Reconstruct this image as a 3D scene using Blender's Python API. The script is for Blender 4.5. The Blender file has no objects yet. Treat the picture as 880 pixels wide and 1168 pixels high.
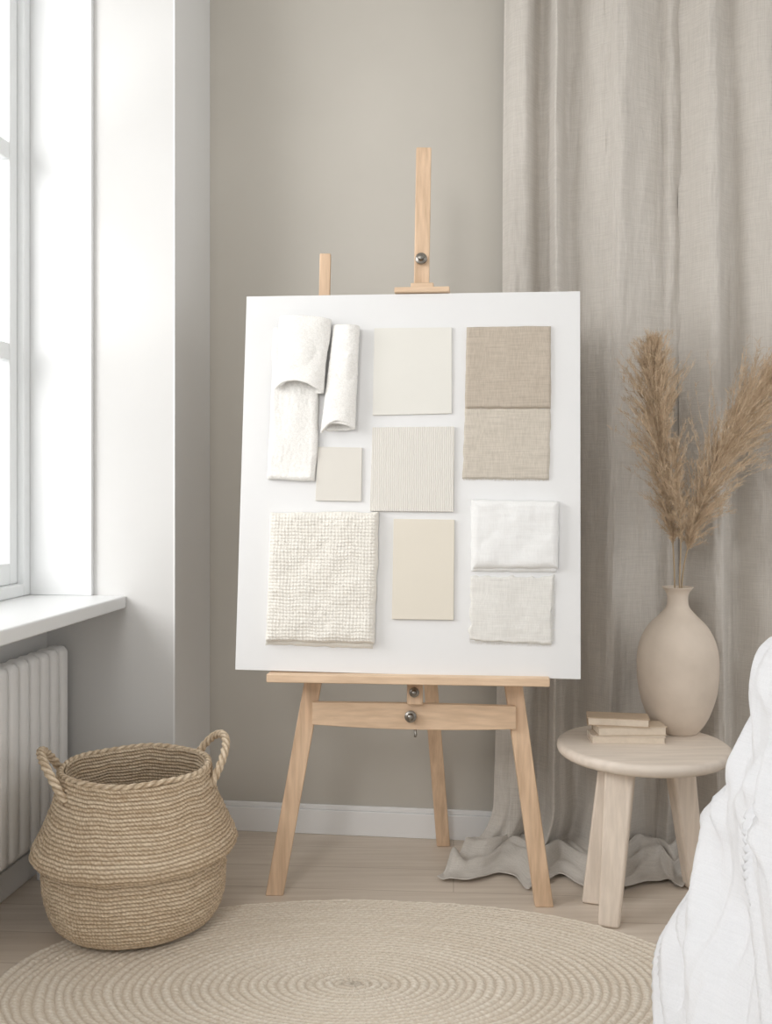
import bpy, bmesh, math, random
from mathutils import Vector, Matrix, noise
random.seed(7)
PI = math.pi
COL = bpy.context.scene.collection
F = 1100.0; H = 1.2; YH = 560.0
WORLD = {}

def lin(c):
    return tuple(((x/255)/12.92 if x/255 <= .04045 else ((x/255+.055)/1.055)**2.4) for x in c) + (1,)
def ray(px, py): return Vector(((px-440)/F, 1, -(py-YH)/F))
def at(px, py, D): return Vector((0, 0, H)) + ray(px, py)*D
YAW = math.radians(7)
PD = Vector((math.cos(YAW), -math.sin(YAW), 0)); QD = Vector((math.sin(YAW), math.cos(YAW), 0))
def R(p, q, z): return PD*p + QD*q + Vector((0, 0, z))
def nz(x, y=0, z=0): return noise.noise(Vector((x, y, z)))
def sstep(x): x = max(0, min(1, x)); return x*x*(3-2*x)

# ---------------- materials
def newmat(name):
    m = bpy.data.materials.new(name); m.use_nodes = True
    nt = m.node_tree; b = nt.nodes['Principled BSDF']
    return m, nt, b
def nd(nt, t, **k):
    n = nt.nodes.new(t)
    for a, v in k.items(): setattr(n, a, v)
    return n
def math_(nt, op, a, b=None):
    n = nd(nt, 'ShaderNodeMath', operation=op)
    for i, v in enumerate((a, b)):
        if v is None: continue
        if isinstance(v, (int, float)): n.inputs[i].default_value = v
        else: nt.links.new(v, n.inputs[i])
    return n.outputs[0]
def noise_tex(nt, scale, vec=(1, 1, 1), detail=4, coord='Object', rot=(0, 0, 0)):
    tc = nd(nt, 'ShaderNodeTexCoord'); mp = nd(nt, 'ShaderNodeMapping')
    mp.inputs['Scale'].default_value = vec; mp.inputs['Rotation'].default_value = rot
    n = nd(nt, 'ShaderNodeTexNoise'); n.inputs['Scale'].default_value = scale; n.inputs['Detail'].default_value = detail
    nt.links.new(tc.outputs[coord], mp.inputs[0]); nt.links.new(mp.outputs[0], n.inputs['Vector'])
    return n.outputs['Fac']
def ramp(nt, fac, c0, c1, a=.3, b=.7):
    r = nd(nt, 'ShaderNodeValToRGB'); r.color_ramp.elements[0].position = a; r.color_ramp.elements[1].position = b
    r.color_ramp.elements[0].color = lin(c0); r.color_ramp.elements[1].color = lin(c1)
    nt.links.new(fac, r.inputs[0]); return r.outputs[0]
def bump(nt, b, h, s=.3, d=.01):
    n = nd(nt, 'ShaderNodeBump'); n.inputs['Strength'].default_value = s; n.inputs['Distance'].default_value = d
    nt.links.new(h, n.inputs['Height']); nt.links.new(n.outputs[0], b.inputs['Normal'])
def paint(name, c, rough=.6, var=4, sc=3, bs=.05, bsc=200):
    m, nt, b = newmat(name)
    f = noise_tex(nt, sc)
    nt.links.new(ramp(nt, f, tuple(max(0, x-var) for x in c), tuple(min(255, x+var) for x in c)), b.inputs['Base Color'])
    b.inputs['Roughness'].default_value = rough
    bump(nt, b, noise_tex(nt, bsc), bs, .002)
    return m
def fabric(name, c, var=12, rough=.95, s=.35, fine=1.0, d=.002, trans=0, crumple=0, csc=22):
    m, nt, b = newmat(name)
    h1 = noise_tex(nt, 1, (14*fine, 14*fine, 420*fine), 2); h2 = noise_tex(nt, 1, (420*fine, 420*fine, 10*fine), 2)
    s_ = math_(nt, 'ADD', h1, h2); s2 = math_(nt, 'MULTIPLY', s_, .5)
    nt.links.new(ramp(nt, s2, tuple(max(0, x-var) for x in c), tuple(min(255, x+var*.6) for x in c), .35, .62), b.inputs['Base Color'])
    b.inputs['Roughness'].default_value = rough
    b.inputs['Sheen Weight'].default_value = .1
    if crumple:
        cr = noise_tex(nt, csc, (1, 1, .7), 5)
        s2 = math_(nt, 'ADD', s2, math_(nt, 'MULTIPLY', cr, crumple))
    bump(nt, b, s2, s, d)
    if trans:
        tl = nd(nt, 'ShaderNodeBsdfTranslucent'); tl.inputs['Color'].default_value = lin(c)
        ms = nd(nt, 'ShaderNodeMixShader'); ms.inputs[0].default_value = trans
        nt.links.new(b.outputs[0], ms.inputs[1]); nt.links.new(tl.outputs[0], ms.inputs[2]); nt.links.new(ms.outputs[0], nt.nodes['Material Output'].inputs['Surface'])
    return m
def terry(name, c):
    m, nt, b = newmat(name)
    f = noise_tex(nt, 260, detail=4)
    nt.links.new(ramp(nt, f, tuple(x-8 for x in c), tuple(min(255, x+5) for x in c), .35, .6), b.inputs['Base Color'])
    b.inputs['Roughness'].default_value = 1; b.inputs['Sheen Weight'].default_value = .4; b.inputs['Sheen Roughness'].default_value = .6
    bump(nt, b, f, .3, .004); return m
def wood(name, c, var=16, vec=(60, 60, 4), rough=.5, rot=(0, 0, 0)):
    m, nt, b = newmat(name)
    f = noise_tex(nt, 1.2, vec, 5, rot=rot)
    nt.links.new(ramp(nt, f, tuple(x-var for x in c), tuple(min(255, x+var*.5) for x in c), .35, .65), b.inputs['Base Color'])
    b.inputs['Roughness'].default_value = rough
    bump(nt, b, f, .1, .002)
    return m
def plain(name, c, rough=.4, metal=0):
    m, nt, b = newmat(name)
    f = noise_tex(nt, 30)
    nt.links.new(ramp(nt, f, tuple(max(0, x-3) for x in c), c), b.inputs['Base Color'])
    b.inputs['Roughness'].default_value = rough; b.inputs['Metallic'].default_value = metal
    return m
def braid(name, groove, c0, c1, k=.8, s=.6, stitch=.12, ringvar=0.0, gp=.6, bd=.006):
    m, nt, b = newmat(name)
    tc = nd(nt, 'ShaderNodeTexCoord'); sp = nd(nt, 'ShaderNodeSeparateXYZ')
    nt.links.new(tc.outputs['UV'], sp.inputs[0])
    fr = math_(nt, 'FRACT', sp.outputs['Y']); ab = math_(nt, 'ABSOLUTE', math_(nt, 'SUBTRACT', fr, .5))
    ph = math_(nt, 'ADD', sp.outputs['X'], math_(nt, 'MULTIPLY', fr, k))
    nl = noise_tex(nt, 16, detail=2); ph = math_(nt, 'ADD', ph, math_(nt, 'MULTIPLY', nl, 2.5))
    sn = math_(nt, 'ADD', math_(nt, 'MULTIPLY', math_(nt, 'SINE', math_(nt, 'MULTIPLY', ph, 2*PI)), stitch), .5)
    n1 = noise_tex(nt, 130, detail=4); n2 = noise_tex(nt, 5, detail=3)
    fac = math_(nt, 'ADD', math_(nt, 'MULTIPLY', sn, .35), math_(nt, 'ADD', math_(nt, 'MULTIPLY', n1, .5), math_(nt, 'MULTIPLY', n2, .15)))
    if ringvar:
        wn = nd(nt, 'ShaderNodeTexWhiteNoise', noise_dimensions='1D'); nt.links.new(math_(nt, 'FLOOR', sp.outputs['Y']), wn.inputs['W'])
        fac = math_(nt, 'ADD', fac, math_(nt, 'MULTIPLY', math_(nt, 'SUBTRACT', wn.outputs[0], .5), ringvar))
    g = math_(nt, 'POWER', math_(nt, 'MULTIPLY', math_(nt, 'SUBTRACT', .5, ab), 2), gp)
    mx = nd(nt, 'ShaderNodeMix', data_type='RGBA'); nt.links.new(g, mx.inputs[0]); mx.inputs[6].default_value = lin(groove)
    nt.links.new(ramp(nt, fac, c0, c1, .38, .60), mx.inputs[7]); nt.links.new(mx.outputs[2], b.inputs['Base Color'])
    b.inputs['Roughness'].default_value = .95
    bump(nt, b, fac, s, bd)
    return m

M = dict(
    wall=paint('greige_wall_paint', (199, 194, 185), .85, 3, 2),
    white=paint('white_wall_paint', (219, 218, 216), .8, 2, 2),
    pier=paint('pier_side_lightened', (236, 236, 235), .8, 1, 2),  # wall colour lifted to stand for light on the pier side
    trim=paint('white_gloss_trim', (234, 235, 235), .4, 1),
    skirt=paint('white_skirting_paint', (248, 248, 248), .4, 1),
    frame=paint('window_frame_paint', (240, 242, 242), .4, 1),
    ceil=paint('ceiling_paint', (236, 235, 232), .9, 1),
    rad=paint('radiator_enamel', (250, 249, 247), .35, 2),
    board=paint('board_white', (236, 236, 236), .55, 1, 2),
    linen=fabric('linen_curtain', (221, 215, 207), 10, s=.55, trans=.12, crumple=2.4, d=.005, csc=15),
    duvet=fabric('duvet_cotton', (234, 235, 238), 3, s=.3, crumple=1.2, d=.005, csc=10),
    easel=wood('easel_beech', (226, 195, 164), 16),
    easelh=wood('easel_beech_horizontal', (228, 199, 169), 12, (4, 60, 60)),
    pale=wood('pale_table_wood', (233, 219, 204), 10),
    paleh=wood('pale_table_top_wood', (232, 220, 207), 8, (5, 40, 40)),
    metal=plain('brushed_steel', (150, 146, 140), .35, 1.0),
    clay=paint('matte_clay', (222, 208, 193), .85, 5, 12, .15, 120),
    basket=braid('seagrass_rope', (158, 134, 106), (206, 182, 152), (246, 229, 204), .9, .9, .16, .12, .5),
    rug=braid('jute_braid', (210, 194, 174), (228, 215, 197), (248, 240, 227), .7, .8, .14, .08, .5, .007),
    pampas=paint('pampas_fluff', (202, 178, 149), .95, 20, 30),
    stem=paint('pampas_stem', (186, 164, 134), .8, 8, 30),
    white_cloth=fabric('white_cotton_cloth', (244, 244, 243), 5, s=.4),
    towel=terry('white_terry', (248, 246, 242)),
    knit=fabric('cream_knit', (240, 236, 228), 6, s=.2),
    cream=paint('cream_card', (233, 231, 224), .7, 2),
    cream2=paint('warm_cream_card', (230, 223, 209), .6, 2),
    greycard=paint('greige_card', (228, 224, 216), .8, 2, 5),
    ribbed=paint('ribbed_paper', (234, 230, 222), .8, 2),
    taupe=fabric('taupe_linen', (195, 183, 168), 13, s=.6),
    taupe2=fabric('light_taupe_linen', (208, 199, 186), 13, s=.6),
    offwhite=fabric('offwhite_linen', (233, 231, 226), 9, s=.6),
    book1=paint('tan_book_cover', (194, 172, 148), .7, 5, 20), book2=paint('sand_book_cover', (206, 188, 166), .7, 5, 20),
    book3=paint('light_book_cover', (220, 206, 190), .7, 5, 20), page=paint('page_edges', (228, 214, 196), .9, 5, 60),
)
nt = M['ribbed'].node_tree
w = nd(nt, 'ShaderNodeTexWave', bands_direction='X'); w.inputs['Scale'].default_value = 50; w.inputs['Distortion'].default_value = 2.0; w.inputs['Detail'].default_value = 1
tc = nd(nt, 'ShaderNodeTexCoord'); nt.links.new(tc.outputs['Object'], w.inputs['Vector'])
bump(nt, nt.nodes['Principled BSDF'], w.outputs['Fac'], .4, .003)
nt.links.new(ramp(nt, w.outputs['Fac'], (224, 219, 211), (236, 233, 226), .2, .6), nt.nodes['Principled BSDF'].inputs['Base Color'])
# floor planks
m, nt, b = newmat('oak_floor_planks'); M['floor'] = m
tc = nd(nt, 'ShaderNodeTexCoord'); mp = nd(nt, 'ShaderNodeMapping'); mp.inputs['Rotation'].default_value = (0, 0, math.radians(4))
nt.links.new(tc.outputs['Object'], mp.inputs[0])
br = nd(nt, 'ShaderNodeTexBrick'); nt.links.new(mp.outputs[0], br.inputs['Vector'])
br.inputs['Scale'].default_value = 1; br.inputs['Brick Width'].default_value = 1.7; br.inputs['Row Height'].default_value = .17
br.inputs['Mortar Size'].default_value = .0014; br.inputs['Color1'].default_value = lin((231, 219, 205)); br.inputs['Color2'].default_value = lin((225, 212, 197)); br.inputs['Mortar'].default_value = lin((198, 183, 166))
g = noise_tex(nt, 1, (3, 45, 1), 5)
mx = nd(nt, 'ShaderNodeMix', data_type='RGBA', blend_type='MULTIPLY'); mx.inputs[0].default_value = 1
nt.links.new(br.outputs['Color'], mx.inputs[6]); nt.links.new(ramp(nt, g, (238, 235, 232), (255, 255, 255), .3, .7), mx.inputs[7])
nt.links.new(mx.outputs[2], b.inputs['Base Color']); b.inputs['Roughness'].default_value = .45
bump(nt, b, g, .06, .002)
# glass
m, nt, b = newmat('window_glass'); M['glass'] = m
b.inputs['Base Color'].default_value = (1, 1, 1, 1); b.inputs['Roughness'].default_value = .02
tr = nd(nt, 'ShaderNodeBsdfTransparent'); ms = nd(nt, 'ShaderNodeMixShader'); ms.inputs[0].default_value = .08
nt.links.new(tr.outputs[0], ms.inputs[1]); nt.links.new(b.outputs[0], ms.inputs[2]); nt.links.new(ms.outputs[0], nt.nodes['Material Output'].inputs['Surface'])

# ---------------- builders
class MB:
    def __init__(s): s.v = []; s.f = []; s.uv = []
    def add(s, vs, fs, uvs=None):
        o = len(s.v); s.v += [Vector(x) for x in vs]; s.f += [tuple(i+o for i in f) for f in fs]
        s.uv += uvs if uvs else [None]*len(fs)
    def hexa(s, v8):
        s.add(v8, [(3, 2, 1, 0), (4, 5, 6, 7), (0, 1, 5, 4), (1, 2, 6, 5), (2, 3, 7, 6), (3, 0, 4, 7)])
    def rbox(s, p0, p1, q0, q1, z0, z1):
        s.hexa([R(p0, q0, z0), R(p1, q0, z0), R(p1, q1, z0), R(p0, q1, z0), R(p0, q0, z1), R(p1, q0, z1), R(p1, q1, z1), R(p0, q1, z1)])
    def frame_box(s, c, ax, ay, az, hx, hy, hz):
        c = Vector(c); v = []
        for z in (-1, 1):
            for x, y in ((-1, -1), (1, -1), (1, 1), (-1, 1)): v.append(c + ax*hx*x + ay*hy*y + az*hz*z)
        s.hexa(v)
    def beam(s, a, b_, w, t, facing=Vector((0, -1, 0)), w1=None, flat=False, t1=None):
        a = Vector(a); b_ = Vector(b_); d = (b_-a).normalized(); sd = d.cross(facing).normalized(); fr = sd.cross(d).normalized()
        w1 = w if w1 is None else w1; t1 = t if t1 is None else t1; v = []
        for c, ww, tt in ((a, w, t), (b_, w1, t1)):
            for x, y in ((-1, -1), (1, -1), (1, 1), (-1, 1)): v.append(c + sd*ww/2*x + fr*tt/2*y)
        if flat:
            for i in range(4): v[i] = v[i] - d*(v[i].z-a.z)/d.z
        s.hexa(v)
    def lathe(s, c, prof, n=48, axis=Vector((0, 0, 1)), cap0=True, cap1=True):
        axis = axis.normalized(); c = Vector(c)
        x = axis.orthogonal().normalized(); y = axis.cross(x)
        vs = []; fs = []
        for r, h in prof:
            for i in range(n):
                a = 2*PI*i/n; vs.append(c + axis*h + (x*math.cos(a)+y*math.sin(a))*r)
        for j in range(len(prof)-1):
            for i in range(n):
                k = (i+1) % n; fs.append((j*n+i, j*n+k, (j+1)*n+k, (j+1)*n+i))
        if cap0: fs.append(tuple(range(n-1, -1, -1)))
        if cap1: fs.append(tuple((len(prof)-1)*n+i for i in range(n)))
        s.add(vs, fs)
    def tube(s, pts, r, n=8, twist=0, amp=0, lobes=3, caps=True, stitch=0):
        pts = [Vector(p) for p in pts]; vs = []; fs = []; uv = []; prev = None; L = 0; Ls_ = []
        for j, p in enumerate(pts):
            d = (pts[min(j+1, len(pts)-1)]-pts[max(j-1, 0)]).normalized()
            if prev is None: x = d.orthogonal().normalized()
            else: x = (prev - d*prev.dot(d)).normalized()
            prev = x; y = d.cross(x)
            if j: L += (pts[j]-pts[j-1]).length
            Ls_.append(L)
            rr = r(j/(len(pts)-1)) if callable(r) else r
            for i in range(n):
                a = 2*PI*i/n; q = rr*(1+amp*math.cos(lobes*(a+twist*L)))
                vs.append(p + (x*math.cos(a)+y*math.sin(a))*q)
        for j in range(len(pts)-1):
            for i in range(n):
                k = (i+1) % n; fs.append((j*n+i, j*n+k, (j+1)*n+k, (j+1)*n+i))
                if stitch:
                    tw = lobes*twist/(2*PI)
                    uv.append([(i/n*3, .5+lobes*i/n+tw*Ls_[j]), ((i+1)/n*3, .5+lobes*(i+1)/n+tw*Ls_[j]), ((i+1)/n*3, .5+lobes*(i+1)/n+tw*Ls_[j+1]), (i/n*3, .5+lobes*i/n+tw*Ls_[j+1])])
                else: uv.append(None)
        if caps: fs.append(tuple(range(n-1, -1, -1))); fs.append(tuple((len(pts)-1)*n+i for i in range(n))); uv += [None, None]
        s.add(vs, fs, uv)
    def grid(s, fn, nx, ny, closed=False, uvf=None):
        vs = [fn(i/nx, j/ny) for j in range(ny+1) for i in range(nx+1)]; fs = []; uv = []
        for j in range(ny):
            for i in range(nx):
                a = j*(nx+1)+i; fs.append((a, a+1, a+nx+2, a+nx+1))
                uv.append([uvf(*q) for q in ((i/nx, j/ny), ((i+1)/nx, j/ny), ((i+1)/nx, (j+1)/ny), (i/nx, (j+1)/ny))] if uvf else None)
        s.add(vs, fs, uv)
    def build(s, name, mat, parent=None, smooth=False, bevel=0, origin=None, mats=None, solid=0, fix=True):
        vs = s.v
        mn = Vector([min(v[i] for v in vs) for i in range(3)]); mxx = Vector([max(v[i] for v in vs) for i in range(3)])
        o = Vector(origin) if origin is not None else Vector(((mn.x+mxx.x)/2, (mn.y+mxx.y)/2, mn.z))
        me = bpy.data.meshes.new(name); me.from_pydata([v-o for v in vs], [], s.f)
        if any(u is not None for u in s.uv):
            l = me.uv_layers.new(name='UVMap')
            for p, u in zip(me.polygons, s.uv):
                if u:
                    for li, c in zip(p.loop_indices, u): l.data[li].uv = c
        if fix:
            bm = bmesh.new(); bm.from_mesh(me); bmesh.ops.recalc_face_normals(bm, faces=bm.faces); bm.to_mesh(me); bm.free()
        me.materials.append(mat)
        if smooth:
            me.polygons.foreach_set('use_smooth', [True]*len(me.polygons))
        me.update()
        ob = bpy.data.objects.new(name, me); COL.objects.link(ob); WORLD[ob] = o
        if parent: ob.parent = parent; ob.location = o - WORLD[parent]
        else: ob.location = o
        if solid:
            md = ob.modifiers.new('Solid', 'SOLIDIFY'); md.thickness = solid; md.offset = 0
        if bevel:
            md = ob.modifiers.new('Bevel', 'BEVEL'); md.width = bevel; md.segments = 2; md.limit_method = 'ANGLE'; md.angle_limit = math.radians(40)
            if not smooth: me.polygons.foreach_set('use_smooth', [True]*len(me.polygons)); md.harden_normals = True
        return ob
def empty(name, loc):
    o = bpy.data.objects.new(name, None); COL.objects.link(o); o.location = Vector(loc); WORLD[o] = Vector(loc); o.empty_display_size = .05
    return o
def tag(o, label, cat, group=None):
    o['label'] = label; o['category'] = cat
    if group: o['group'] = group
    return o
def struct(o, label=None, cat=None):
    o['kind'] = 'structure'
    if label: o['label'] = label
    if cat: o['category'] = cat
    return o

# ================= room shell
CEIL = 3.1; BQ = 3.332; PIERQ = 2.965; PSIDE = -1.04; WP = -1.516
b = MB(); b.rbox(-2.0, 3.4, -1.6, 3.5, -.1, 0)
struct(b.build('floor', M['floor'], origin=(0, 0, 0)), 'pale oak plank floor', 'floor')
b = MB(); b.rbox(-2.0, 3.4, -1.6, 3.5, CEIL, CEIL+.1)
struct(b.build('ceiling', M['ceil']), 'white ceiling above the room', 'ceiling')
b = MB(); b.rbox(PSIDE-.1, 3.4, BQ, BQ+.15, 0, CEIL)
struct(b.build('wall_back', M['wall']), 'plain greige painted back wall behind the easel', 'wall')
SZ = .865
b = MB()
b.rbox(-1.8, PSIDE-.006, PIERQ, BQ+.15, 0, CEIL)
b.rbox(-1.8, -1.47, -1.6, PIERQ, 0, SZ-.04)
b.rbox(-1.8, -1.31, -1.6, 1.0, SZ-.04, CEIL)
b.rbox(-1.8, -1.31, 1.0, PIERQ, 2.95, CEIL)
b.rbox(-1.8, -1.56, 1.0, PIERQ, SZ-.04, SZ)
struct(b.build('wall_left', M['white']), 'off-white left wall with the window and corner pier', 'wall')
b = MB(); b.rbox(PSIDE-.006, PSIDE, PIERQ-.002, BQ, 0, CEIL)  # added strip; its paler colour replaces light missing on this side
struct(b.build('pier_light_strip', M['pier']), 'added strip on the corner pier side, light painted in as a paler tone', 'trim')
b = MB(); b.rbox(WP-.02, -1.31, PIERQ-.018, PIERQ, SZ, 2.95); b.rbox(WP-.02, -1.31, 1.0, 1.018, SZ, 2.95); b.rbox(WP-.02, -1.31, 1.018, PIERQ-.018, 2.932, 2.95)  # whiter than the pier face: brightness near the window put into the colour
struct(b.build('trim_1', M['trim'], bevel=.003), 'lining board of the window reveal, its window light painted in as whiter colour', 'trim')
b = MB(); b.rbox(WP-.04, -1.20, .95, PIERQ-.001, SZ-.04, SZ)
struct(b.build('trim_2', M['trim'], bevel=.006), 'white window sill over the radiator', 'window sill')
# window
win = struct(empty('window_1', R(WP, 2.0, SZ)), 'white framed multi-pane window above the sill', 'window')
q0, q1, z0, z1 = 1.018, PIERQ-.018, SZ, 2.932
b = MB()
for a in ((q0, q0+.05, z0, z1), (q1-.04, q1, z0, z1), (q0+.05, q1-.04, z0, z0+.04), (q0+.05, q1-.04, z1-.05, z1)): b.rbox(WP-.06, WP, a[0], a[1], a[2], a[3])
b.build('frame', M['frame'], win, bevel=.006)
for a, c in ((q0+.05, 1.95), (1.95, q1-.04)):
    b = MB(); 
    for e in ((a, a+.048, z0+.04, z1-.05), (c-.048, c, z0+.04, z1-.05), (a+.048, c-.048, z0+.04, z0+.11), (a+.048, c-.048, z1-.1, z1-.05)): b.rbox(WP-.06, WP-.022, *e)
    sash = b.build('sash', M['frame'], win, bevel=.006)
    for zz in (1.61, 2.24):
        m2 = MB(); m2.rbox(WP-.058, WP-.024, a+.048, c-.048, zz, zz+.055); m2.build('glazing_bar', M['frame'], sash, bevel=.005)
    m2 = MB(); m2.rbox(WP-.044, WP-.04, a+.048, c-.048, z0+.11, z1-.1); m2.build('glass', M['glass'], sash)
b = MB()
for k in range(5): b.rbox(-1.795+k*.045, -1.795+k*.045+.03, PIERQ-.03, PIERQ, SZ, 2.94)
b.build('outer_lining', M['frame'], win, bevel=.003)
def skirting(name, p0, p1, q0, q1, label, alongp=True):
    b = MB()
    if alongp:
        b.rbox(p0, p1, q1-.016, q1, 0, .085); b.rbox(p0, p1, q1-.011, q1, .085, .102)
    else:
        b.rbox(p0, p0+.016, q0, q1, 0, .085); b.rbox(p0, p0+.011, q0, q1, .085, .102)
    return struct(b.build(name, M['skirt'], bevel=.003), label, 'baseboard')
skirting('baseboard_back', PSIDE+.016, 3.4, 0, BQ, 'white baseboard along the back wall')
skirting('baseboard_left', -1.47, 0, -1.5, PIERQ, 'white baseboard under the radiator', False)
skirting('baseboard_pier', PSIDE, 0, PIERQ, BQ-.016, 'white baseboard on the side of the corner pier', False)
b = MB(); b.rbox(.55, 3.4, -1.7, -1.6, 0, CEIL)  # unseen partial wall, added to block flat light from behind the camera
struct(b.build('wall_front_blocker', M['wall']), 'unseen greige wall added behind the viewer to block flat light', 'wall')

# ================= radiator
rad = tag(empty('radiator', R(-1.41, 2.3, 0)), 'white ribbed column radiator on the left wall below the window sill', 'radiator')
ZT, ZB = .711, .141
def column_mesh(q):
    b = MB()
    P0, P1 = -1.444, -1.374
    out = []
    rr = .024
    for k in range(9):
        a = PI/2*k/8; out.append((P1-rr+rr*math.sin(a), ZT-rr+rr*math.cos(a)))
    for k in range(9):
        a = PI/2*k/8; out.append((P1-rr+rr*math.cos(a), ZB+rr-rr*math.sin(a)))
    for k in range(5):
        a = PI/2*k/4; out.append((P0+rr-rr*math.sin(a), ZB+rr-rr*math.cos(a)))
    for k in range(5):
        a = PI/2*k/4; out.append((P0+rr-rr*math.cos(a), ZT-rr+rr*math.sin(a)))
    cx = (P0+P1)/2; cz = (ZT+ZB)/2; N = len(out)
    hw = .0265; vs = []; fs = []
    secs = [(-hw, .012), (-hw*.9, .006), (-hw*.6, .0016), (0, 0), (hw*.6, .0016), (hw*.9, .006), (hw, .012)]
    for dq, ins in secs:
        for (p, z) in out:
            pp = p - math.copysign(ins, p-cx); zz = z - math.copysign(ins, z-cz)
            vs.append(R(pp, q+dq, zz))
    for j in range(len(secs)-1):
        for i in range(N):
            k = (i+1) % N; fs.append((j*N+i, j*N+k, (j+1)*N+k, (j+1)*N+i))
    fs.append(tuple(range(N))); fs.append(tuple((len(secs)-1)*N+i for i in range(N)))
    b.add(vs, fs); return b
c0 = column_mesh(2.90).build('column', M['rad'], rad, smooth=True, bevel=0)
for k in range(1, 21):
    c = c0.copy(); COL.objects.link(c); c.parent = rad; c.location = c0.location - QD*(.062*k)
b = MB(); b.tube([R(-1.409, 1.66, ZT-.05), R(-1.409, 2.92, ZT-.05)], .016, 12); b.build('header_pipe', M['rad'], rad, smooth=True)
b = MB(); b.tube([R(-1.409, 1.66, ZB+.05), R(-1.409, 2.92, ZB+.05)], .016, 12); b.build('header_pipe', M['rad'], rad, smooth=True)
for q in (1.75, 2.83):
    b = MB(); b.rbox(-1.43, -1.39, q-.012, q+.012, 0, ZB+.03); b.build('foot', M['rad'], rad, bevel=.002)

# ================= rug
RC = Vector((-.08, 2.336, 0)); RA, RB = .875, .484
b = MB(); coils = 38; S = 5; N = 440
vs = []; rows = coils*S
for j in range(rows+1):
    f = j/rows; k = f*coils; fr = k-math.floor(k)
    for i in range(N):
        a = 2*PI*i/N
        wob = 1 + .016*nz(math.cos(a)*3, math.sin(a)*3, k*.28) + .003*nz(math.cos(a)*22, math.sin(a)*22, k)
        z = .004+.0042*math.sqrt(max(0, math.sin(PI*fr)))+.0022*nz(math.cos(a)*60, math.sin(a)*60, k)*min(1, fr*4, (1-fr)*4)
        if j == rows: z = .0
        vs.append(RC+Vector((RA*f*wob*math.cos(a), RB*f*wob*math.sin(a), max(z, .0))))
fs = []; uv = []
for j in range(rows):
    k = j//S; st = max(6, round(2*PI*(k+.5)*.019/.020))
    for i in range(N):
        n2 = (i+1) % N; fs.append((j*N+i, j*N+n2, (j+1)*N+n2, (j+1)*N+i))
        v0 = j/S+.0005; v1 = (j+.998)/S
        uv.append([(i/N*st, v0), ((i+1)/N*st, v0), ((i+1)/N*st, v1), (i/N*st, v1)])
b.add(vs, fs, uv)
tag(b.build('rug', M['rug'], smooth=True, fix=False, origin=RC), 'large braided jute rug with concentric rings on the floor before the easel', 'rug')

# ================= basket
BX, BY, BZ = -.694, 2.68, .012
bk = tag(empty('basket', (BX, BY, BZ)), 'woven seagrass belly basket with two loop handles beside the radiator', 'basket')
def coil_lathe(prof, ch, N=240, S=5, bulge=.004):
    P = [Vector((r, z)) for r, z in prof]; L = [0]
    for a, c in zip(P, P[1:]): L.append(L[-1]+(c-a).length)
    coils = max(1, round(L[-1]/ch)); rows = coils*S; out = []
    for j in range(rows+1):
        s = L[-1]*j/rows; k = 0
        while k < len(L)-2 and L[k+1] < s: k += 1
        t = (s-L[k])/max(1e-9, L[k+1]-L[k]); p = P[k].lerp(P[k+1], t); d = (P[k+1]-P[k]).normalized()
        fr = (j/S) % 1.0; out.append((p, Vector((d.y, -d.x)), bulge*math.sqrt(max(0, math.sin(PI*fr)))))
    b = MB(); vs = []; fs = []; uv = []
    for j, (p, n, h) in enumerate(out):
        for i in range(N):
            a = 2*PI*i/N
            hh = h + .006*nz(math.cos(a)*2.5, math.sin(a)*2.5, p.y*9) + .0045*nz(math.cos(a)*24, math.sin(a)*24, p.y*120)
            r = max(.001, p.x+n.x*hh)
            zw = .008*nz(math.cos(a)*3, math.sin(a)*3, p.y*6)
            vs.append(Vector((BX+r*math.cos(a), BY+r*math.sin(a), BZ+max(0, p.y+n.y*h+zw*min(1, p.y*20)))))
    for j in range(rows):
        for i in range(N):
            k = (i+1) % N; fs.append((j*N+i, j*N+k, (j+1)*N+k, (j+1)*N+i)); v0 = j/S+.0005; v1 = (j+.998)/S
            uv.append([(i/N*150, v0), ((i+1)/N*150, v0), ((i+1)/N*150, v1), (i/N*150, v1)])
    b.add(vs, fs, uv); return b
def smooth_prof(pts, n=6):
    out = []
    for i in range(len(pts)-1):
        p0 = pts[max(0, i-1)]; p1 = pts[i]; p2 = pts[i+1]; p3 = pts[min(len(pts)-1, i+2)]
        for k in range(n):
            t = k/n; out.append(tuple(.5*((2*p1[d])+(-p0[d]+p2[d])*t+(2*p0[d]-5*p1[d]+4*p2[d]-p3[d])*t*t+(-p0[d]+3*p1[d]-3*p2[d]+p3[d])*t**3) for d in (0, 1)))
    out.append(pts[-1]); return out
low = smooth_prof([(.01, .004), (.12, .004), (.185, .006), (.220, .028), (.238, .075), (.245, .135), (.247, .196)])
up = smooth_prof([(.265, .199), (.274, .209), (.270, .226), (.248, .268), (.227, .317), (.211, .368), (.203, .422)])
coil_lathe(low+up, .0105).build('body', M['basket'], bk, smooth=True, fix=False)
inn = smooth_prof([(.190, .426), (.198, .37), (.215, .32), (.235, .262), (.238, .225), (.225, .12), (.19, .03), (.02, .015)])
coil_lathe(inn, .0105, N=120).build('lining', M['basket'], bk, smooth=True, fix=False)
b = MB(); 
b.tube([Vector((BX+.198*math.cos(a), BY+.198*math.sin(a), BZ+.426+.002*math.sin(5*a))) for a in [2*PI*i/300 for i in range(301)]], .0080, 10, 120, .12, 2, stitch=1)
b.build('rim', M['basket'], bk, smooth=True, fix=False)
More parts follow.
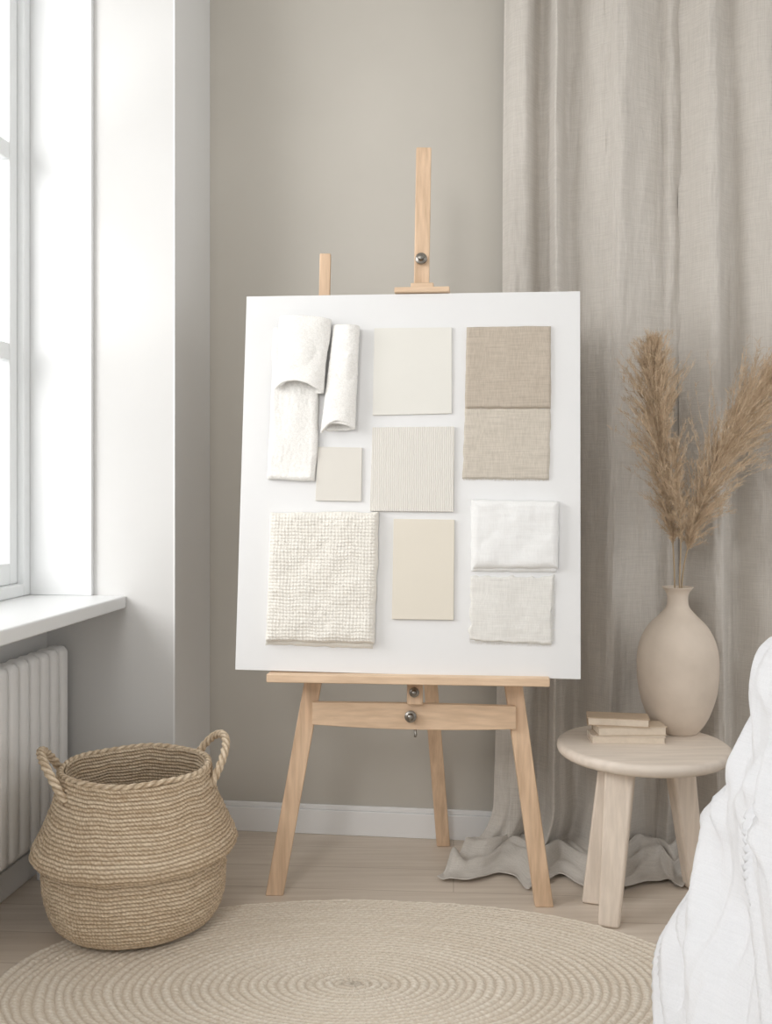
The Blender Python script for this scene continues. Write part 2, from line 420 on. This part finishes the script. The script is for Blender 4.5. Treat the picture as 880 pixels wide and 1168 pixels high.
for a0, a1 in ((-2, 56), (168, 226)):
    pts = []
    A0 = math.radians(a0); A1 = math.radians(a1); am = (A0+A1)/2; om = Vector((math.cos(am), math.sin(am), 0))
    e0 = Vector((BX+.210*math.cos(A0), BY+.210*math.sin(A0), BZ+.370)); e1 = Vector((BX+.210*math.cos(A1), BY+.210*math.sin(A1), BZ+.370))
    for i in range(121):
        t = i/120; sft = math.sin(PI*t); pts.append(e0.lerp(e1, .5-.5*math.cos(PI*t)) + om*(.066*sft**.9) + Vector((0, 0, .112*sft**.8)))
    b = MB(); b.tube(pts, .0105, 18, 95, .18, 3, stitch=1); b.build('handle', M['basket'], bk, smooth=True, fix=False)

# ================= board frame
BL = at(268, 764, 2.825); BRc = at(662, 775, 2.715); TL = at(287, 338, 2.925)
U = (BRc-BL).normalized(); V = (TL-BL); V = (V-U*V.dot(U)).normalized(); Nn = U.cross(V)
BW = (BRc-BL).length; BH = (TL-BL).length
def B(u, v, w): return BL + U*u + V*v + Nn*w
def bp(px, py):
    r = ray(px, py); c = Vector((0, 0, H)); t = (BL-c).dot(Nn)/r.dot(Nn); q = c+r*t-BL
    return q.dot(U), q.dot(V)
b = MB(); b.frame_box(B(BW/2, BH/2, -.007), U, V, Nn, BW/2, BH/2, .007)
tag(b.build('presentation_board', M['board'], bevel=.0015), 'large white presentation board leaning on the wooden easel', 'board')
def quad(cs): return [Vector(bp(*c)) for c in cs]
def bil(Q, s, t):
    return (Q[0]*(1-s)*(1-t)+Q[1]*s*(1-t)+Q[2]*s*t+Q[3]*(1-s)*t)
def card(name, cs, mat, th, label, cat, bevel=.0008):
    Q = quad(cs); b = MB()
    o = [Q[3], Q[2], Q[1], Q[0]]
    b.hexa([B(q.x, q.y, .0005) for q in o]+[B(q.x, q.y, th) for q in o])
    return tag(b.build(name, mat, bevel=bevel), label, cat)
def patch(b, cs, th, r=.01, w0=.0003, nx=60, ny=60, edge=.002, rip=.001, seed=0, tex=None, lip=.6, ef=40):
    Q = quad(cs); Wd = (Q[1]-Q[0]).length; Ht = (Q[3]-Q[0]).length
    def fn(s, t):
        d = min(s*Wd, (1-s)*Wd, t*Ht, (1-t)*Ht)
        p = bil(Q, s, t)
        on = edge*max(0, 1-d/.012)
        p = p + Vector((nz(p.x*ef, p.y*ef, seed), nz(p.x*ef, p.y*ef, seed+9)))*on
        x = min(d/r, 1); h = th*(lip*(1 if d > 0 else 0)+(1-lip)*math.sqrt(max(0, 1-(1-x)**2)))
        if d > 0: h += rip*nz(p.x*14, p.y*14, seed+3) + rip*.35*nz(p.x*40, p.y*40, seed+4)
        if tex and d > 0: h += tex(p.x, p.y)*min(1, d/.006)
        return B(p.x, p.y, max(w0, w0+h))
    b.grid(fn, nx, ny)

card('paper_card', [(427, 375), (515, 374), (515, 472), (425, 474)], M['cream'], .007, 'plain ivory square card at the top centre of the board', 'card')
card('ribbed_card', [(425, 488), (518, 487), (517, 584), (422, 583)], M['ribbed'], .010, 'square off-white card with fine vertical ribs at the board centre', 'card')
card('cream_card', [(449, 592), (518, 593), (517, 707), (447, 706)], M['cream2'], .009, 'tall warm cream card below the ribbed square card', 'card')
card('small_card', [(363, 510), (413, 511), (412, 572), (360, 571)], M['greycard'], .008, 'small greige square card tucked beside the draped white towel', 'card')

b = MB(); patch(b, [(532, 373), (628, 372), (628, 466), (530, 466)], .011, .006, seed=1, edge=.0015, rip=.002)
tag(b.build('fabric_swatch', M['taupe'], smooth=True), 'darker taupe linen swatch at the top right of the board', 'fabric swatch')
b = MB(); patch(b, [(530, 466), (628, 466), (626, 547), (527, 546)], .008, .005, seed=2, edge=.003, rip=.002)
o = tag(b.build('fabric_swatch', M['taupe2'], smooth=True), 'lighter oatmeal linen swatch with frayed lower edge, below the taupe one', 'fabric swatch')
def fringe(parent, e0, e1, n, L, mat, dirv, seed):
    random.seed(seed); b = MB(); p0 = Vector(bp(*e0)); p1 = Vector(bp(*e1))
    for i in range(n):
        t = (i+random.random())/n; p = p0.lerp(p1, t); l = L*random.uniform(.4, 1.2); dx = random.uniform(-.3, .3)*l; wd = .0005
        e = p+Vector(dirv)*l+Vector((-dirv[1], dirv[0]))*dx; nrm = Vector((-dirv[1], dirv[0]))*wd
        b.add([B(p.x-nrm.x, p.y-nrm.y, .003), B(p.x+nrm.x, p.y+nrm.y, .003), B(e.x+nrm.x*.5, e.y+nrm.y*.5, .0015), B(e.x-nrm.x*.5, e.y-nrm.y*.5, .0015)], [(0, 1, 2, 3)])
    b.build('fringe', mat, parent)
fringe(o, (528, 545.5), (626, 546.5), 170, .006, M['taupe2'], (0, -1), 3)

def knit(x, y):
    c = .0098
    xx = x+.0028*nz(x*22, y*22, 4); yy = y+.0028*nz(x*22, y*22, 7)
    a = math.sin(PI*((xx/c) % 1)); c_ = math.sin(PI*((yy/c) % 1))
    i, j = math.floor(xx/c), math.floor(yy/c)
    return (.0032+.0018*nz(i*3.7, j*2.9, 1))*(abs(a)*abs(c_))**.9
b = MB(); patch(b, [(311, 586), (431, 585), (425, 740), (303, 735)], .012, .008, seed=5, edge=.004, rip=.001, lip=.5)
patch(b, [(310, 584), (433, 584), (427, 734), (304, 731)], .030, .024, w0=.002, nx=240, ny=300, seed=6, edge=.004, rip=.006, tex=knit, lip=.35, ef=25)
tag(b.build('knitted_cloth', M['knit'], smooth=True, solid=0), 'folded cream nubby knit cloth at the lower left of the board', 'cloth')
b = MB(); patch(b, [(537, 573), (637, 573), (635, 653), (537, 652)], .013, .010, seed=7, edge=.003, lip=.4)
patch(b, [(537, 570), (637, 572), (636, 649), (538, 649)], .030, .022, w0=.002, seed=8, edge=.003, rip=.006, lip=.3, nx=80, ny=80, ef=30)
tag(b.build('folded_cloth', M['white_cloth'], smooth=True), 'bright white folded cotton cloth right of the warm cream card', 'cloth')
b = MB(); patch(b, [(537, 657), (631, 657), (629, 735), (535, 731)], .010, .007, seed=11, edge=.008, rip=.004, ef=50)
o = tag(b.build('frayed_swatch', M['offwhite'], smooth=True), 'off-white linen swatch with frayed edges at the lower right of the board', 'fabric swatch')
fringe(o, (535, 731), (629, 734), 190, .009, M['offwhite'], (0, -1), 4)
fringe(o, (630, 658), (629, 734), 150, .008, M['offwhite'], (1, 0), 5)

# draped rolls
def roll(b, cs, depth, turns=1.35, cut=.03, nx=130, ny=80, seed=0):
    Q = quad(cs)
    def fn(s, t):
        a = PI*1.02 - s*turns*2*PI
        k = 1 - .22*s
        hw = .5*k
        x = .5+hw*math.cos(a)*(1+.06*nz(t*2.5, seed)); front = max(0, math.sin(a))
        tt = t*(1-cut*front**1.5*k*(1+.7*(.5-x))) - .04*s*t
        tt += .018*nz(a*1.0, seed)*(1 if t > .3 else t/.3)
        c = bil(Q, x, tt)
        z = depth*(1+.25*t)*(.5+.5*k*math.sin(a))+.006
        z += .0018*nz(c.x*120+a, c.y*120, seed) + .005*nz(c.x*30+a, c.y*18, seed+2)*front
        n_ = .010*nz(c.x*14, c.y*9, seed+a*.2)*front
        return B(c.x+n_*.6+.0015*nz(c.y*120, a*3, seed), c.y, max(.005, z+n_))
    b.grid(fn, nx, ny)
tw = tag(empty('draped_towel', B(*bp(340, 455), 0)), 'long white towel, rolled at the top, at the upper left of the board', 'towel')
b = MB(); roll(b, [(323, 364), (380, 368), (371, 452), (319, 447)], .048, 1.6, .11, seed=1)
b.build('roll', M['towel'], tw, smooth=True, solid=.008)
def strip(b, cs, seed, th=.024):
    Q = quad(cs)
    def fn(s, t):
        if t < .8:
            tt = t/.8; p = bil(Q, s, tt); w = th*(.75+.25*math.sin(PI*min(1, tt*1.2)))
        else:
            a = (t-.8)/.2*1.5*PI; rr = th*.48*(1-.25*(t-.8)/.2); p = bil(Q, s, 1); w = th*.52+rr*math.cos(a); p = p-Vector((0, 1))*rr*math.sin(a)*1.0
        e = min(s, 1-s); w *= (.35+.65*math.sqrt(max(0, 1-(1-min(e/.12, 1))**2)))
        n_ = .009*nz(p.x*16, p.y*8, seed); return B(p.x+n_*.8, p.y+.004*nz(p.x*20, 1, seed)*t, max(.002, w+n_+.002*nz(p.x*110, p.y*110, seed)))
    b.grid(fn, 60, 110)
b = MB(); strip(b, [(313, 375), (368, 378), (360, 545), (306, 542)], 4)
b.build('hanging_end', M['towel'], tw, smooth=True, solid=.003)
b = MB(); roll(b, [(383, 374), (411, 375), (406, 493), (369, 496)], .036, 1.55, .07, seed=9)
tag(b.build('rolled_cloth', M['towel'], smooth=True, solid=.007), 'narrow rolled white cloth just right of the long draped towel', 'cloth')

# ================= easel
ez = tag(empty('easel', (.05, 2.95, 0)), 'light beech tripod easel standing on the floor behind the white board', 'easel')
def eb(name, a, c, w, t, mat='easel', flat=False, bev=.003, **k):
    b = MB(); b.beam(a, c, w, t, flat=flat, **k); return b.build(name, M[mat], ez, bevel=bev)
Lf = Vector((-.331, 2.87, 0)); Lt = Vector((-.027, 2.965, 1.7))
Rf = Vector((.4565, 2.79, 0)); Rt = Vector((.235, 2.925, 1.7))
eb('front_leg', Lf, Lt, .052, .026, flat=True); eb('front_leg', Rf, Rt, .052, .026, flat=True)
eb('rear_leg', Vector((.194, 3.265, 0)), Vector((.06, 3.02, 1.62)), .045, .024, flat=True)
def onB(px, py, w):
    u, v = bp(px, py); return B(u, v, w)
mast_b = onB(471, 806, -.055); mast_t = at(483, 170, 2.955)
eb('mast', mast_b, mast_t, .046, .028)
eb('side_post', at(364, 620, 2.925), at(371, 290, 2.97), .034, .022)
eb('head_rail', Vector((-.06, 2.985, 1.69)), Vector((.26, 2.955, 1.69)), .06, .022, 'easelh', facing=Vector((0, -1, 0)))
b = MB()
l0 = Lf.lerp(Lt, .335); r0 = Rf.lerp(Rt, .33)
la = at(356, 813, l0.y-.026); ra = at(588, 818, r0.y-.026)
def cb(s, t, w):
    c = la.lerp(ra, s); thick = .034; dip = .008*(1-abs(2*s-1)**2)
    zz = thick - 2*thick*t
    return c + Vector((0, w, zz*.98 - (dip if t > .5 else -.3*dip)))
n = 24; vs = []; fs = []
for i in range(n+1):
    for (t, w) in ((0, -.011), (1, -.011), (1, .011), (0, .011)): vs.append(cb(i/n, t, w))
for i in range(n):
    for k in range(4): fs.append((i*4+k, i*4+(k+1) % 4, (i+1)*4+(k+1) % 4, (i+1)*4+k))
fs += [(3, 2, 1, 0), (n*4, n*4+1, n*4+2, n*4+3)]
b.add(vs, fs); b.build('crossbar', M['easelh'], ez, bevel=.003)
tl = onB(307, 773, 0); trr = onB(627, 778, 0)
ta = (trr-tl).normalized(); tn = Vector((0, 0, 1)); ty = tn.cross(ta)
cen = (tl+trr)/2
b = MB(); b.frame_box(Vector((cen.x, cen.y+.02, BL.z-.0145)), ta, ty, tn, (trr-tl).length/2, .05, .012)
tray = b.build('tray', M['easelh'], ez, bevel=.003)
u, v = bp(481, 332); cc = B(u, BH+.010, -.012)
b = MB(); b.frame_box(cc, U, V, Nn, .082, .008, .024); b.frame_box(cc+V*.014, U, V, Nn, .034, .010, .012)
b.build('top_clamp', M['easelh'], ez, bevel=.003)
def knob(c, par=ez, r=.017):
    b = MB(); b.lathe(c, [(.006, -.004), (.006, .008), (r, .008), (r*1.05, .012), (r, .018), (r*.6, .020), (r*.45, .028), (r*.2, .03)], 24, axis=Nn); return b.build('knob', M['metal'], par, smooth=True, bevel=.0006)
mdir = (mast_t-mast_b); tm = (at(478, 299, 2.93).z-mast_b.z)/mdir.z
knob(mast_b+mdir*tm+Nn*.016)
pm = mast_b+mdir*((at(471, 789, 2.81).z-mast_b.z)/mdir.z); knob(pm+Nn*.016, r=.014)
pc = la.lerp(ra, .49); knob(pc-Vector((0, .015, 0)))
b = MB(); b.tube([pc+Vector((.012, -.0, -.03)), pc+Vector((.014, -.012, -.055)), pc+Vector((.012, -.012, -.062))], .004, 8); b.build('bolt', M['metal'], ez, smooth=True)

# ================= curtain
def curtain(p_top, p_bot, folds, seed, q=3.235, pud=.16, amp=.046, spread=.45, piv=.5, flare=0, recess=None):
    b = MB(); TOP = CEIL-.06
    def fold(s, v):
        x = s*folds + .75*nz(s*1.9+seed*3.7, .5*v, seed) + .30*nz(s*5, v*1.2, seed+4)*v
        f = math.sin(2*PI*x)
        k = .6+1.0*abs(nz(s*2.3+seed, v*.6, seed+11))*1.5
        return f*min(1.05, k) + .22*math.sin(2*PI*x*2.6+seed+2*nz(s*3, v*1.3, 2))*(.3+.7*v) + .45*nz(s*6, v*2.2, seed+20)*(.5+.5*v) + .30*nz(s*13, v*3.5, seed+21)
    def fn(s, t):
        Ltot = TOP+pud; d = t*Ltot; v = d/TOP
        p0 = p_top[0]+(p_bot[0]-p_top[0])*min(1, v)**2.2; p1 = p_top[1]+(p_bot[1]-p_top[1])*min(1, v)**1.5
        am = amp*(.9+.1*v)
        f = max(-1.3, min(1.2, fold(s, v)))
        rec = 0
        if recess == 'right': rec = sstep((s-.78)/.20)
        if recess == 'left': rec = 1-sstep(s/.10)
        qq = q - am*f*(1-.75*rec) + (.006*nz(s*14, v*11, seed+30) + .005*nz(s*30+v*9, v*26, seed+31) + .002*nz(s*70, v*60, seed+32))
        qq += (.06 if recess == 'right' else .05)*rec
        pp = p0+(p1-p0)*s + .012*math.cos(s*folds*2*PI+seed) + .012*nz(s*2, v*2, seed+5)*(1-rec)
        pp -= flare*(1-s)**1.3*sstep((v-.945)/.085)
        bend = .055
        if d < TOP-bend: z = TOP-d; out = 0
        else:
            e = d-(TOP-bend); arc = bend*PI/2
            if e < arc:
                a = e/bend; z = bend-bend*math.sin(a); out = bend*(1-math.cos(a))
            else:
                x = e-arc; out = bend+x; z = 0
            k = min(1, e/.12); tail = sstep((e-.13)/.12); kk = sstep(e/.08)*(1-.88*tail)
            out += .055*k*nz(s*2.0+3, e*2, seed) + .018*k*nz(s*9, e*3, seed+51) + am*f*k*(1-tail)*.5
            z += .004 + kk*(.07*max(0, nz(s*5.5+e*7, e*15, seed+2)+.25) + .024*(1+nz(s*12-e*9, e*22, seed+40))) + k*.006*(1+nz(s*18, e*26, seed+3))
            pp += k*.035*nz(s*4, e*10, seed+7) + (s-piv)*k*e*spread
        return R(pp, min(BQ-.020, qq-out), max(.005, z))
    b.grid(fn, 340, 340)
    return b.build('curtain', M['linen'], smooth=True, solid=.002)
tag(curtain((0.0, .61), (-.045, .62), 3.6, 1.3, pud=.215, spread=.3, piv=.75, flare=.095, recess='right'), 'long beige linen curtain panel pooling on the floor behind the easel', 'curtain')
tag(curtain((.575, 1.3), (.59, 1.4), 3.6, 4.0, pud=.09, spread=.1, recess='left', amp=.04), 'beige linen curtain panel at the right edge behind the vase', 'curtain')
b = MB(); b.tube([R(-.15, 3.235, CEIL-.045), R(1.5, 3.235, CEIL-.045)], .012, 12)
rod = tag(b.build('curtain_rod', M['metal'], smooth=True), 'slim metal curtain rod just under the ceiling', 'curtain rod')
for p in (-.12, 1.46):
    b = MB(); b.rbox(p-.01, p+.01, 3.225, BQ, CEIL-.055, CEIL-.035); b.build('bracket', M['metal'], rod)

# ================= side table
TX, TY, TZ, TR = .756, 2.84, .459, .25
tb = tag(empty('side_table', (TX, TY, 0)), 'small round pale wood side table with splayed legs holding the vase', 'table')
b = MB(); b.lathe((TX, TY, 0), [(TR-.03, TZ-.036), (TR-.012, TZ-.034), (TR-.003, TZ-.026), (TR, TZ-.016), (TR-.002, TZ-.006), (TR-.008, TZ-.001), (TR-.016, TZ)], 96)
b.build('tabletop', M['paleh'], tb, smooth=True, bevel=.001)
for fx, fy, txx, tyy in ((.616, 2.664, .660, 2.715), (.602, 2.815, .672, 2.835), (.935, 2.92, .872, 2.885)):
    b = MB(); b.beam((fx, fy, .0005), (txx, tyy, TZ-.036), .058, .046, w1=.084, t1=.05, flat=True, facing=Vector((-.35, -1, 0)) if fx < .9 else Vector((.3, -1, 0)))
    b.build('leg', M['pale'], tb, bevel=.009)
# vase
vc = Vector((.897, 2.968, TZ))
vp = smooth_prof([(.056, 0), (.064, .006), (.092, .05), (.115, .12), (.1225, .20), (.116, .265), (.092, .32), (.058, .357), (.036, .382), (.031, .405), (.034, .428), (.048, .446)], 5)
vin = [(.043, .446), (.029, .428), (.026, .395), (.05, .345), (.1, .27), (.112, .19), (.08, .05), (.04, .012)]
b = MB(); b.lathe(vc, vp+vin, 72)
tag(b.build('vase', M['clay'], smooth=True, origin=vc), 'matte beige clay bottle vase holding the pampas grass', 'vase')

# pampas
def plume(path, wfun, hairs, label, seed, t0=.3):
    random.seed(seed); P = [Vector(p) for p in path]
    def cur(t):
        n = len(P)-1; x = min(t, .9999)*n; i = int(x); f = x-i
        p0 = P[max(0, i-1)]; p1 = P[i]; p2 = P[i+1]; p3 = P[min(n, i+2)]
        return .5*((2*p1)+(-p0+p2)*f+(2*p0-5*p1+4*p2-p3)*f*f+(-p0+3*p1-3*p2+p3)*f**3)
    root = tag(empty('pampas_stem', P[0]), label, 'dried grass')
    b = MB(); b.tube([cur(i/40) for i in range(41)], lambda t: .0030*(1-.7*t), 7); b.build('stem', M['stem'], root, smooth=True)
    b = MB(); HB = 34; nb = hairs//HB
    up = Vector((0, 0, 1))
    for k in range(nb):
        u_ = ((k+random.random())/nb)**.85
        t = t0+(1-t0)*u_; p = cur(t); d = (cur(min(1, t+.02))-cur(t-.02)).normalized()
        x = d.orthogonal().normalized(); x.rotate(Matrix.Rotation(random.uniform(0, 2*PI), 3, d))
        w = wfun(u_); L = w*random.uniform(.6, 1.6); sp = random.uniform(.3, .9)*(1-.5*max(0, u_-.6)/.4); dr = random.uniform(.05, .75)
        q_ = [p + d*(L*1.3*s0) + x*(L*sp*s0**.85) - up*(dr*L*s0*s0) for s0 in (0, .33, .66, 1)]
        sdx = d.cross(Vector((0, -1, 0))).normalized()*.0006
        b.add([q_[0]-sdx, q_[0]+sdx, q_[1]-sdx, q_[1]+sdx, q_[2]-sdx, q_[2]+sdx, q_[3]], [(0, 1, 3, 2), (2, 3, 5, 4), (4, 5, 6)])
        for h in range(HB):
            s0 = random.random()
            a = p + d*(L*1.3*s0) + x*(L*sp*s0**.85) - up*(dr*L*s0*s0) + Vector((random.gauss(0, .0016), random.gauss(0, .0016), random.gauss(0, .0016)))
            hd = (d*random.uniform(.7, 1.2)+x*random.uniform(.1, .9)*(1-.5*u_)+Vector((random.gauss(0, .36), random.gauss(0, .36), random.gauss(0, .28)))).normalized()
            hl = random.uniform(.010, .042)*(.5+.5*min(1, w/.07)); sd = hd.cross(Vector((random.gauss(0, .3), -1, random.gauss(0, .3)))).normalized()*random.uniform(.00025, .0006)
            m1 = a+hd*hl*.5; e = a+hd*hl-up*hl*.3
            b.add([a-sd, a+sd, m1+sd*.9, m1-sd*.9, e], [(0, 1, 2, 3), (3, 2, 4)])
    b.build('plume', M['pampas'], root, fix=False)
V0 = vc+Vector((-.012, 0, .05)); V1 = vc+Vector((.012, .008, .05))
def wf(t): return .030+.078*min(1, t/.30) - .078*max(0, (t-.5)/.5)**1.3
plume([V0, vc+Vector((-.009, 0, .43)), at(765, 600, 2.96), at(752, 510, 2.95), at(746, 445, 2.95), at(745, 400, 2.95)], wf, 18000,
      'left pampas grass plume, upright in the beige vase', 3, .34)
plume([V1, vc+Vector((.012, .004, .43)), at(790, 605, 2.94), at(820, 525, 2.93), at(862, 450, 2.92), at(915, 395, 2.91)], lambda t: wf(t)*1.25, 23000,
      'right pampas grass plume, arching towards the right edge', 5, .33)
plume([vc+Vector((.0, -.012, .05)), vc+Vector((.002, -.012, .43)), at(776, 610, 2.93), at(772, 560, 2.92), at(768, 510, 2.91)], lambda t: .35*wf(t)+.01, 3000,
      'shorter sparse pampas stem between the two large plumes', 8, .45)

# books
def book(cx, cy, z, ang, L, Wd, T, mat, label):
    root = tag(empty('book', (cx, cy, z)), label, 'book', 'small books on the side table')
    a = Vector((math.cos(ang), math.sin(ang), 0)); c = Vector((-math.sin(ang), math.cos(ang), 0)); k = Vector((0, 0, 1)); o = Vector((cx, cy, z))
    ct = .0025
    b = MB(); b.frame_box(o+k*(ct/2), a, c, k, L/2, Wd/2, ct/2); b.frame_box(o+k*(T-ct/2), a, c, k, L/2, Wd/2, ct/2); b.frame_box(o+k*(T/2)+c*(Wd/2-ct/2), a, c, k, L/2, ct/2, T/2)
    b.build('cover', M[mat], root, bevel=.0008)
    b = MB(); b.frame_box(o+k*(T/2)-c*.002, a, c, k, L/2-.004, Wd/2-.004, T/2-ct); b.build('pages', M['page'], root)
book(.712, 2.865, TZ, math.radians(-3), .215, .085, .022, 'book3', 'bottom book of the small stack beside the vase')
book(.722, 2.87, TZ+.022, math.radians(2), .205, .08, .026, 'book2', 'middle book of the small stack beside the vase')
book(.69, 2.875, TZ+.048, math.radians(-10), .18, .08, .024, 'book1', 'darker tan top book of the small stack beside the vase')

# ================= bed + duvet
prof = [(.0, .012), (-.002, .05), (.004, .122), (.014, .26), (.044, .331), (.088, .43), (.105, .54), (.124, .633), (.152, .72), (.181, .81), (.225, .90), (.305, .97), (.45, 1.005), (.7, 1.015)]
sp_ = smooth_prof(prof, 10)
b = MB(); NX = 460; NY = len(sp_)-1
X0, YF, YN, CR = .54, 2.10, .35, .22
Ls = YF-CR-YN; Lc = CR*PI/2; Lr = 1.25
def outline(a, d):
    if a < Ls: return Vector((X0+d, YN+a*(1-.35*d/(Ls)), 0)), Vector((-1, 0, 0))
    if a < Ls+Lc:
        th = (a-Ls)/CR; n_ = Vector((-math.cos(th), math.sin(th), 0)); c = Vector((X0+CR+d, YF-CR-.35*d, 0)); return c+n_*CR, n_
    return Vector((X0+CR+d+(a-Ls-Lc)*(1-d*.5), YF-.35*d, 0)), Vector((0, 1, 0))
def crease(x, y, s, w=2.6): 
    r = 1-min(1, abs(nz(x, y, s))*w); return r*r*(3-2*r)
def dv(s, t):
    a = s*(Ls+Lc+Lr); j = t*NY; i = min(int(j), NY-1); f = j-i
    d = sp_[i][0]*(1-f)+sp_[i+1][0]*f; z = sp_[i][1]*(1-f)+sp_[i+1][1]*f
    p, n_ = outline(a, d); zz = z/.95
    w1 = nz(a*2.2, zz*2.0, 3); w2 = nz(a*3.1+5, zz*2.7, 9)
    g1 = a - zz*.75 + .20*w1; g2 = a*.5+zz*.8+.25*w2
    fo = .050*crease(g1*3.6, g2*1.3, 3, 3.2) + .034*crease(g1*5.5+2, g2*2.4, 17, 3.2) + .017*crease(g1*11, g2*4.2, 27, 3) + .006*crease(g1*20, g2*9, 37) + .05*nz(g1*2.6, g2*1.4, 1)
    fo -= .050
    fo *= (.45+.55*min(1, abs(z)/.3))
    if t > .9: fo *= max(0, (1-t)/.1)
    top = .03*nz(p.x*4, p.y*4, 8)*min(1, max(0, (zz-.75)/.2)) + .02*(crease(p.x*5-p.y*3, p.y*3+p.x, 2)-.3)*min(1, max(0, (zz-.6)/.2))
    return p + n_*fo + Vector((0, 0, z+top))
b.grid(dv, NX, NY)
last = [NY*(NX+1)+i for i in range(NX+1)]
b.add([Vector((X0+CR+.7+Lr*.65, YN, 1.015))], []); ci = len(b.v)-1
for i in range(NX): b.f.append((last[i], last[i+1], ci)); b.uv.append(None)
o = tag(b.build('duvet', M['duvet'], smooth=True), 'rumpled white duvet draped to the floor over the bed at the lower right', 'duvet')
bed = tag(empty('bed', (1.4, 1.1, 0)), 'bed standing under the white duvet', 'bed')
b = MB(); b.hexa([Vector(v) for v in ((.86, .45, .3), (1.9, .45, .3), (1.9, 1.85, .3), (.86, 1.85, .3), (.86, .45, .6), (1.9, .45, .6), (1.9, 1.85, .6), (.86, 1.85, .6))]); b.build('mattress', M['duvet'], bed, bevel=.04)
b = MB(); b.hexa([Vector(v) for v in ((.88, .47, .0), (1.88, .47, .0), (1.88, 1.83, .0), (.88, 1.83, .0), (.88, .47, .3), (1.88, .47, .3), (1.88, 1.83, .3), (.88, 1.83, .3))]); b.build('bed_base', M['pale'], bed, bevel=.01)

# ================= light, world, camera
sc = bpy.context.scene
w = bpy.data.worlds.new('World'); sc.world = w; w.use_nodes = True
w.node_tree.nodes['Background'].inputs[0].default_value = (.975, .988, 1, 1); w.node_tree.nodes['Background'].inputs[1].default_value = .88
def area(name, loc, tgt, sx, sy, power, col=(1, 1, 1)):
    l = bpy.data.lights.new(name, 'AREA'); l.shape = 'RECTANGLE'; l.size = sx; l.size_y = sy; l.energy = power; l.color = col
    o = bpy.data.objects.new(name, l); COL.objects.link(o); o.location = loc
    o.rotation_euler = (Vector(tgt)-Vector(loc)).to_track_quat('-Z', 'Z').to_euler()
area('window_daylight', R(-2.7, 1.2, 2.2), R(0, 2.7, .9), 1.6, 1.6, 68, (1, .998, .992))
area('room_fill', Vector((-1.15, -.6, 2.4)), Vector((.2, 3.0, .8)), .9, .9, 25, (1, .992, .98))  # added fill lamp behind the camera, no visible source
area('side_fill', Vector((3.3, .9, 2.0)), Vector((-.8, 3.1, 1.0)), 2.0, 1.6, 13, (1, .995, .985))  # added fill from the right, lifts the shaded pier side
cam = bpy.data.cameras.new('Camera'); co = bpy.data.objects.new('Camera', cam); COL.objects.link(co)
co.location = (0, 0, H); co.rotation_euler = (PI/2, 0, 0)
cam.sensor_width = 36; cam.sensor_fit = 'AUTO'; cam.lens = F/1168*36; cam.shift_y = -(584-YH)/1168
cam.clip_start = .05
sc.camera = co
sc.view_settings.view_transform = 'Standard'; sc.view_settings.look = 'None'; sc.view_settings.exposure = 0.04
